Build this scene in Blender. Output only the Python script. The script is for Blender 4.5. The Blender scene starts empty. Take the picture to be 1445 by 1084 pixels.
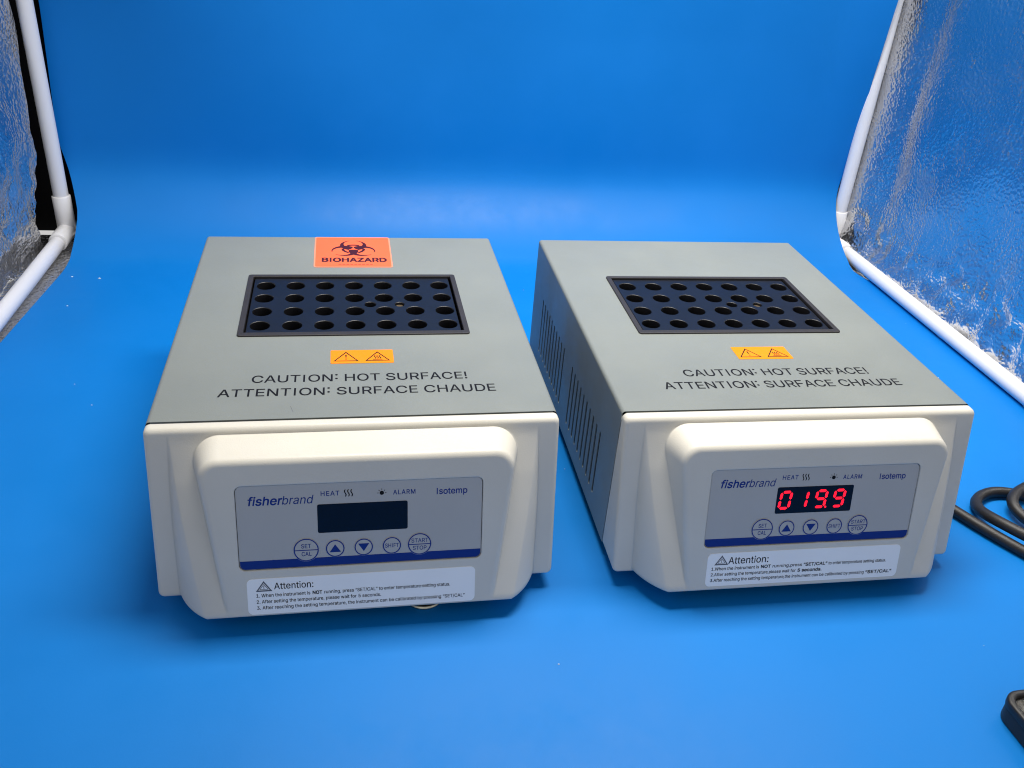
# ---------------------------------------------------------------- scene set-up
import bpy, bmesh, math, random, json
from mathutils import Vector, Matrix, noise
from mathutils.geometry import delaunay_2d_cdt
from math import sin, cos, pi, radians, sqrt
random.seed(7)
C = bpy.context.scene.collection
SC = bpy.context.scene
MM = 0.001

WORLD = 0.88
SPREAD = 118
LAMPS = ((0.08, -0.29, 0.50, 0.15, 5.0),)      # x, y, length, width (m, tent frame), watts
VINYL = (.0003, .172, .55); VROUGH = .5; VSPEC = .24
GREY = (.192, .209, .197)
CREAM = (.60, .575, .505)
COVE = 85.0
# camera
cd = bpy.data.cameras.new('camera'); cam = bpy.data.objects.new('camera', cd); C.objects.link(cam)
cd.sensor_width = 36.0; cd.lens = 1259.43 / 1445 * 36; cd.clip_start = 0.01; cd.clip_end = 30
_a, _r = radians(-30.18), radians(4.82)
_f = Vector((0, cos(_a), sin(_a))); _u = Vector((0, -sin(_a), cos(_a))); _x = Vector((1, 0, 0))
_ix = _x * cos(_r) + _u * sin(_r); _iy = -_x * sin(_r) + _u * cos(_r)
cam.matrix_world = Matrix(((_ix.x, _iy.x, -_f.x, 0), (_ix.y, _iy.y, -_f.y, 0), (_ix.z, _iy.z, -_f.z, 0.33654), (0, 0, 0, 1)))
SC.camera = cam
# world: dim room outside the tent
w = bpy.data.worlds.new('World'); SC.world = w; w.use_nodes = True
w.node_tree.nodes['Background'].inputs[0].default_value = (0.68, 0.67, 0.66, 1)
w.node_tree.nodes['Background'].inputs[1].default_value = WORLD
SC.view_settings.view_transform = 'Standard'; SC.view_settings.look = 'None'
SC.view_settings.exposure = 0; SC.view_settings.gamma = 1
SC.cycles.max_bounces = 10; SC.cycles.diffuse_bounces = 5; SC.cycles.glossy_bounces = 5
SC.cycles.sample_clamp_indirect = 4.0; SC.cycles.filter_width = 1.1

# tent frame: middle of the back edge, x to the right, y to the back
TM = Matrix.Translation((-0.048, 0.85695, 0)) @ Matrix.Rotation(radians(11.09), 4, 'Z')
# lamp inside the tent roof
def area(name, x, y, z, sx, sy, power, col):
    ld = bpy.data.lights.new(name, 'AREA'); ld.shape = 'RECTANGLE'; ld.size = sx; ld.size_y = sy
    ld.energy = power; ld.color = col; ld.spread = radians(SPREAD)
    o = bpy.data.objects.new(name, ld); C.objects.link(o); o.matrix_world = TM @ Matrix.Translation((x, y, z))
    return o
for lx, ly, lsx, lsy, lp in LAMPS:
    area('led_light', lx, ly, 0.742, lsx, lsy, lp, (1.0, 0.955, 0.88))

# ---------------------------------------------------------------- helpers
def tag(o, label=None, cat=None, group=None, kind=None):
    if label: o['label'] = label
    if cat: o['category'] = cat
    if group: o['group'] = group
    if kind: o['kind'] = kind
    return o
def empty(name, label, cat, group=None, mat=None):
    o = bpy.data.objects.new(name, None); C.objects.link(o); o.empty_display_size = 0.02
    if mat is not None: o.matrix_world = mat
    return tag(o, label, cat, group)
def obj(name, me, mat, parent=None, kind=None, label=None):
    me.materials.clear()
    if isinstance(mat, (list, tuple)):
        for m in mat: me.materials.append(m)
    else: me.materials.append(mat)
    me.name = name
    o = bpy.data.objects.new(name, me); C.objects.link(o)
    if parent is not None: o.parent = parent
    if kind: o['kind'] = kind
    if label: o['label'] = label
    return o
def mesh(vs, fs, smooth=None, scale=MM):
    me = bpy.data.meshes.new('m')
    me.from_pydata([(v[0]*scale, v[1]*scale, v[2]*scale) for v in vs], [], fs); me.update()
    if smooth is not None:
        me.polygons.foreach_set('use_smooth', [True]*len(me.polygons))
        me.set_sharp_from_angle(angle=radians(smooth))
    return me
def merge(*ms):
    bm = bmesh.new()
    for m in ms: bm.from_mesh(m)
    me = bpy.data.meshes.new('m'); bm.to_mesh(me); bm.free(); return me
def art(contours, mp, h=0.0, thick=0.0, bold=0.0, bevel=0.0, smooth=None):
    """fill closed 2-D contours (mm, holes by even-odd) and map every point with mp(u, v, height)"""
    if not thick and not bevel:
        gids = {}
        for c in contours:
            if getattr(c, 'gid', None) is not None: gids.setdefault(c.gid, []).append(c)
        gl = list(gids.values()); contours = [c for c in contours if getattr(c, 'gid', None) is None]
        groups = []                                     # fill touching contours together, the rest one by one
        for c in contours:
            bb = [min(p[0] for p in c), min(p[1] for p in c), max(p[0] for p in c), max(p[1] for p in c)]; cs = [c]; keep = []
            for g, gc in groups:
                if g[0] <= bb[2] and bb[0] <= g[2] and g[1] <= bb[3] and bb[1] <= g[3]:
                    bb = [min(g[0], bb[0]), min(g[1], bb[1]), max(g[2], bb[2]), max(g[3], bb[3])]; cs = gc + cs
                else: keep.append((g, gc))
            groups = keep + [(bb, cs)]
        ms = [flat(cs, mp, h, bold) for cs in gl + [g[1] for g in groups]]
        return ms[0] if len(ms) == 1 else merge(*ms)
    cu = bpy.data.curves.new('t', 'CURVE'); cu.dimensions = '2D'; cu.fill_mode = 'BOTH' if (thick or bevel) else 'FRONT'
    cu.extrude = max(thick/2 - bevel, 0); cu.bevel_depth = bevel; cu.bevel_resolution = 2
    cu.offset = bold - bevel
    for c in contours:
        sp = cu.splines.new('POLY'); sp.points.add(len(c)-1)
        for i, p in enumerate(c): sp.points[i].co = (p[0], p[1], 0, 1)
        sp.use_cyclic_u = True
    o = bpy.data.objects.new('t', cu)
    me = bpy.data.meshes.new_from_object(o)
    bpy.data.objects.remove(o); bpy.data.curves.remove(cu)
    for v in me.vertices:
        q = mp(v.co.x, v.co.y, v.co.z + h - (thick/2 if thick else 0))
        v.co = (q[0]*MM, q[1]*MM, q[2]*MM)
    if smooth is not None:
        me.polygons.foreach_set('use_smooth', [True]*len(me.polygons)); me.set_sharp_from_angle(angle=radians(smooth))
    return me
def flat(contours, mp, h, bold):
    vs, fs = [], []; contours0 = contours
    if bold:
        big = max(contours, key=lambda c: abs(sarea(c))); sg = 1 if sarea(big) > 0 else -1; oc = []
        for c in contours:
            n = len(c); q = []
            for i in range(n):
                a, b = Vector(c[i])-Vector(c[i-1]), Vector(c[(i+1) % n])-Vector(c[i])
                if a.length < 1e-7: a = b
                if b.length < 1e-7: b = a
                t = a.normalized()+b.normalized()
                if t.length < 1e-6: t = a
                t.normalize(); q.append((c[i][0]+t.y*bold*sg, c[i][1]-t.x*bold*sg))
            oc.append(q)
        contours = oc
    loops, co = [], []
    for c in contours:
        k = []
        for p in c:
            if k and (Vector(p)-co[-1]).length < 1e-5: continue
            co.append(Vector(p)); k.append(len(co)-1)
        if (co[k[0]]-co[k[-1]]).length < 1e-5: k.pop()
        loops.append(k)
    edges = [(k[i-1], k[i]) for k in loops for i in range(len(k))]
    V, E_, F, _, _, _ = delaunay_2d_cdt(co, edges, [], 0, 1e-6)
    for f in F:
        x = sum(V[i].x for i in f)/len(f); y = sum(V[i].y for i in f)/len(f); wn = 0; glyph = getattr(contours0[0], 'gid', None) is not None; wd = 0
        for k in loops:
            for i in range(len(k)):
                a, b = co[k[i-1]], co[k[i]]
                if (a.y > y) != (b.y > y) and x < a.x + (y-a.y)*(b.x-a.x)/(b.y-a.y): wn += 1; wd += 1 if b.y > a.y else -1
        if (wd if glyph else wn % 2): fs.append(tuple(f))
    used = sorted({i for f in fs for i in f}); ix = {j: i for i, j in enumerate(used)}
    return mesh([mp(V[j].x, V[j].y, h) for j in used], [tuple(ix[i] for i in f) for f in fs])
def sarea(c): return sum(c[i-1][0]*c[i][1]-c[i][0]*c[i-1][1] for i in range(len(c)))/2
def rrect(x0, y0, x1, y1, r=0.0, n=6):
    if r <= 0: return [(x0, y0), (x1, y0), (x1, y1), (x0, y1)]
    p = []
    for cx, cy, a in ((x1-r, y1-r, 0), (x0+r, y1-r, 90), (x0+r, y0+r, 180), (x1-r, y0+r, 270)):
        for k in range(n+1): t = radians(a + 90*k/n); p.append((cx+r*cos(t), cy+r*sin(t)))
    return p
def circ(cx, cy, r, n=32, a0=0): return [(cx+r*cos(2*pi*k/n+a0), cy+r*sin(2*pi*k/n+a0)) for k in range(n)]
def line(p, q, w):
    d = Vector((q[0]-p[0], q[1]-p[1])).normalized(); n = Vector((-d.y, d.x))*w/2
    return [(p[0]+n.x, p[1]+n.y), (p[0]-n.x, p[1]-n.y), (q[0]-n.x, q[1]-n.y), (q[0]+n.x, q[1]+n.y)]
class Contour(list): gid = None
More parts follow.
